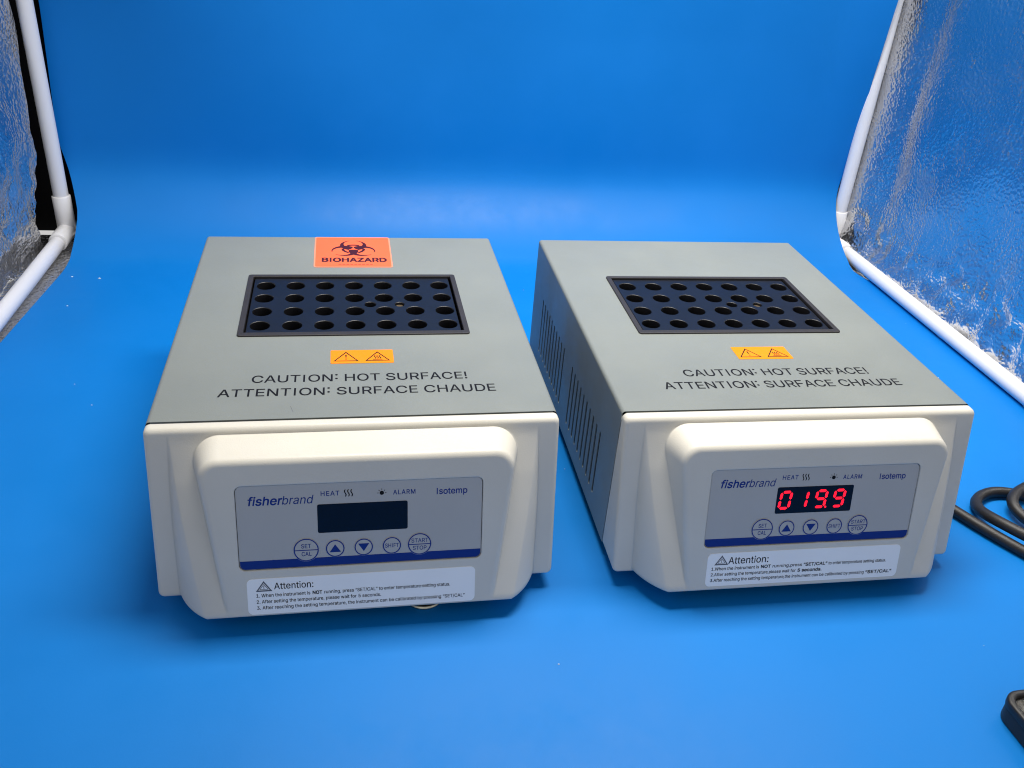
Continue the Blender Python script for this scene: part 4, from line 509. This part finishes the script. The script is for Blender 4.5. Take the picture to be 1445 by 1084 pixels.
def attention(root, tight, dz):
    xa, xb = -55.2, 55.6; za, zb = 66.2+FPZ+dz, 85.2+FPZ+dz
    s = obj('attention_sticker', art([rrect(xa, za, xb, zb, 2.6, 6)], front, h=.14, thick=.14), M_white, root)
    def P(t, cap, x, z, xe, **k): return text(t, cap, x, z, xe, **k)
    z3, z2, z1 = za+2.6, za+5.9, za+9.2
    if not tight:
        b = P('Attention:', 3.4, -42.5, za+13.1, -24.0)
        b += P('1. When the instrument is ', 1.75, -51.0, z1, -25.6) + P('running, press “SET/CAL” to enter temperature setting status.', 1.75, -18.8, z1, 43.0)
        b += P('2. After setting the temperature, please wait for', 1.75, -51.0, z2, -3.4) + P('5 seconds.', 1.75, -2.4, z2, 8.6) + P('3. After reaching the setting temperature, the instrument can be calibrated by pressing “SET/CAL”', 1.75, -51.0, z3, 50.5)
        bb = [P('NOT', 1.75, -24.4, z1, -19.9)]
    else:
        b = P('Attention:', 3.9, -43.5, za+12.6, -21.0)
        b += P('1.When the instrument is', 1.75, -52.5, z1, -25.8) + P('running,press', 1.75, -18.0, z1, -1.2) + P('to enter temperature setting status.', 1.75, 14.2, z1, 48.0)
        b += P('2.After setting the temperature,please wait for', 1.75, -52.5, z2, -4.4) + P('3.After reaching the setting temperature,the instrument can be calibrated by pressing', 1.75, -52.5, z3, 36.0)
        bb = [P('NOT', 1.75, -24.6, z1, -19.2), P('“SET/CAL”', 1.75, -.2, z1, 13.4), P('5 seconds.', 1.75, -3.2, z2, 10.6), P('“SET/CAL”', 1.75, 37.0, z3, 52.4)]
    obj('sticker_print', art(b, front, h=.19, bold=.045), M_black, s)
    for ph in bb: obj('sticker_print', art(ph, front, h=.2, bold=.11), M_black, s)
    cx = -47.3; t0 = za+12.2
    tr = [[(cx-3.9, t0), (cx+3.9, t0), (cx, t0+5.6)], [(cx-2.7, t0+.7), (cx+2.7, t0+.7), (cx, t0+4.5)], [(cx-2.2, t0+1.0), (cx+2.2, t0+1.0), (cx, t0+4.0)], [(cx-1.7, t0+1.25), (cx+1.7, t0+1.25), (cx, t0+3.5)]]
    ex = [[(cx-.2, t0+2.9), (cx+.2, t0+2.9), (cx+.12, t0+1.95), (cx-.12, t0+1.95)], circ(cx, t0+1.6, .2, 8)]
    obj('sticker_print', art(tr, front, h=.18), M_greyink, s); obj('sticker_print', art(ex, front, h=.19), M_black, s)
def copy_tree(o, parent=None):
    c = o.copy(); C.objects.link(c); c.parent = parent
    for ch in list(o.children): copy_tree(ch, c)
    return c
hA = make_heater(); bpy.context.view_layer.update()
hB = copy_tree(hA)
hA.matrix_world = Matrix.Translation((-.07328, .36752, 0)) @ Matrix.Rotation(radians(12.06), 4, 'Z')
hB.matrix_world = Matrix.Translation((.1564, .41279, 0)) @ Matrix.Rotation(radians(11.33), 4, 'Z')
hA['label'] = 'grey and cream heater with orange biohazard sticker and a blank display'
hB['label'] = 'grey and cream heater with its red display lit and no biohazard sticker'
attention(hA, False, 0); attention(hB, True, 1.2)
for ch in hB.children:
    if ch.name.startswith('warning_sticker'): ch.location = (-.0005, 0, 0)
# biohazard sticker
bs = obj('biohazard_sticker', art([rrect(-25.8, 186.0, 26.4, 240.3, 1.8)], top, h=.16, thick=.14), M_bioedge, hA)
obj('sticker_face', art([rrect(-24.9, 187.0, 25.5, 239.3, 1.2)], top, h=.20), M_bio, bs)
bx, by, K = .6, 218.0, .61
def arcp(cx, cy, r, a0, a1, n=40): return [(cx+r*cos(radians(a0+(a1-a0)*k/n)), cy+r*sin(radians(a0+(a1-a0)*k/n))) for k in range(n+1)]
lay = []
for i, a in enumerate((90, 210, 330)):
    ca, sa = cos(radians(a)), sin(radians(a))
    o = arcp(bx+11*K*ca, by+11*K*sa, 15*K, a+16, a+344); n_ = arcp(bx+14.6*K*ca, by+14.6*K*sa, 10.8*K, a+340, a+20)
    lay.append(art([o+n_], top, h=.22+.006*i))
    lay.append(art([arcp(bx, by, 13.4*K, a-33, a+33, 14)+arcp(bx, by, 10.2*K, a+37, a-37, 14)], top, h=.222+.006*i))
lay.append(art(text('BIOHAZARD', 6.6, -20.4, 195.3, 22.4), top, h=.22, bold=.45))
lay.append(art(text('SHARP CUT A SURFACE CLEAR', 1.1, -9.6, 190.2, 12.4), top, h=.22) if False else art([rrect(-9.6+k*2.6, 190.3, -9.6+k*2.6+1.9, 190.8) for k in range(9)], top, h=.22))
obj('biohazard_print', merge(*lay), M_bioink, bs)
ctr = [art([circ(bx, by, 2.3*K, 20)], top, h=.25)]
for a in (90, 210, 330):
    ca, sa = cos(radians(a)), sin(radians(a))
    ctr.append(art([line((bx+1*ca, by+1*sa), (bx+5.6*K*ca, by+5.6*K*sa), .8)], top, h=.252+a*1e-5))
obj('symbol_gap', merge(*ctr), M_bio, bs)
# a fine scratch on the lid
obj('scratch', art([line((-33.5, 12.5), (-32.0, 7.0), .22)], top, h=.05), M_greyink, hA)
# metal foot glinting under the left console
obj('metal_foot', merge(cyl((31.5, -27, .9), (31.5, -27, 3.6), 10.5, fil=1.0), cyl((31.5, -27, 3.4), (31.5, -27, ZB+1), 4)), M_zinc, hA)
# lit digits
dw = [c for c in hB.children if c.name.startswith('display_window')][0]
def digit(x, z, w, h, segs, t=.95, dot=False):
    sh = .12; g = .28; out = []
    def S(p): return (x + p[0] + (p[1])*sh, z + p[1])
    def hseg(y): return [S(q) for q in ((g+t*.5, y), (g+t, y+t/2), (w-g-t, y+t/2), (w-g-t*.5, y), (w-g-t, y-t/2), (g+t, y-t/2))]
    def vseg(xx, y0, y1): return [S(q) for q in ((xx, y0+g), (xx+t/2, y0+g+t/2), (xx+t/2, y1-g-t/2), (xx, y1-g), (xx-t/2, y1-g-t/2), (xx-t/2, y0+g+t/2))]
    A = {'a': hseg(h), 'g': hseg(h/2), 'd': hseg(0), 'f': vseg(.4, h/2, h), 'b': vseg(w-.4, h/2, h), 'e': vseg(.4, 0, h/2), 'c': vseg(w-.4, 0, h/2)}
    out = [A[s] for s in segs]
    if dot: out.append(circ(x+w+.7, z-.1, .55, 12))
    return out
for x, segs, dot in ((-19.6, 'abcdef', False), (-10.2, 'bc', False), (.4, 'abcfgd', True), (10.6, 'abcfgd', False)):
    obj('digit', art(digit(x, 110.3+FPZ, 6.2, 9.0, segs, t=1.4, dot=dot), front, h=-.34), M_led, dw)

# ---------------------------------------------------------------- cords
cord = empty('power_cord', 'black power cord looped on the blue sheet right of the lit heater', 'cord', mat=Matrix.Translation((0, 0, 0)))
P = [(252, 640, 5), (262, 560, 5), (268, 500, 5), (276, 472, 5), (287, 456, 5), (297, 442, 5), (311, 425, 5), (330, 405, 5), (356, 390, 5), (378, 402, 5), (372, 424, 7),
     (342, 414, 10), (320, 422, 12), (304, 440, 12), (299, 457, 7), (302, 471, 5), (314, 482, 5), (328, 485, 5), (345, 480, 5), (368, 468, 5), (384, 478, 5), (380, 498, 7), (358, 497, 8), (338, 484, 9), (325, 472, 10), (322, 462, 8), (330, 447, 6), (352, 432, 5), (400, 420, 5), (440, 395, 5)]
obj('cable', tube([(x, y, z+.2 if z > 6 else z-.3) for x, y, z in P], 3.5), M_rubber, cord)
plug = empty('cord_connector', 'black connector with gritty recessed face lying at the lower right corner', 'connector',
             mat=Matrix.Translation((.2655, .2915, .001)) @ Matrix.Rotation(radians(14), 4, 'Z'))
def idm(u, v, h): return (u, v, h)
obj('connector_body', merge(art([rrect(-18, -17, 18, 17, 8, 10), rrect(-14.6, -13.6, 14.6, 13.6, 5.5, 8)], idm, h=13, thick=5, bevel=1.2, smooth=60),
                            art([rrect(-17.6, -16.6, 17.6, 16.6, 8, 10)], idm, h=9.4, thick=9.4, bevel=1.2, smooth=60)), M_rubber, plug)
obj('recessed_face', grid(lambda u, v: ((u-.5)*29.6, (v-.5)*27.6, 10.2+.7*nz(u*30, v*30, 0, 1, 2)), 40, 40), M_grit, plug)
obj('cable', tube([(16, -3, 7), (40, -6, 6), (70, -20, 5.2), (100, -50, 5.2)], 3.9), M_rubber, plug)
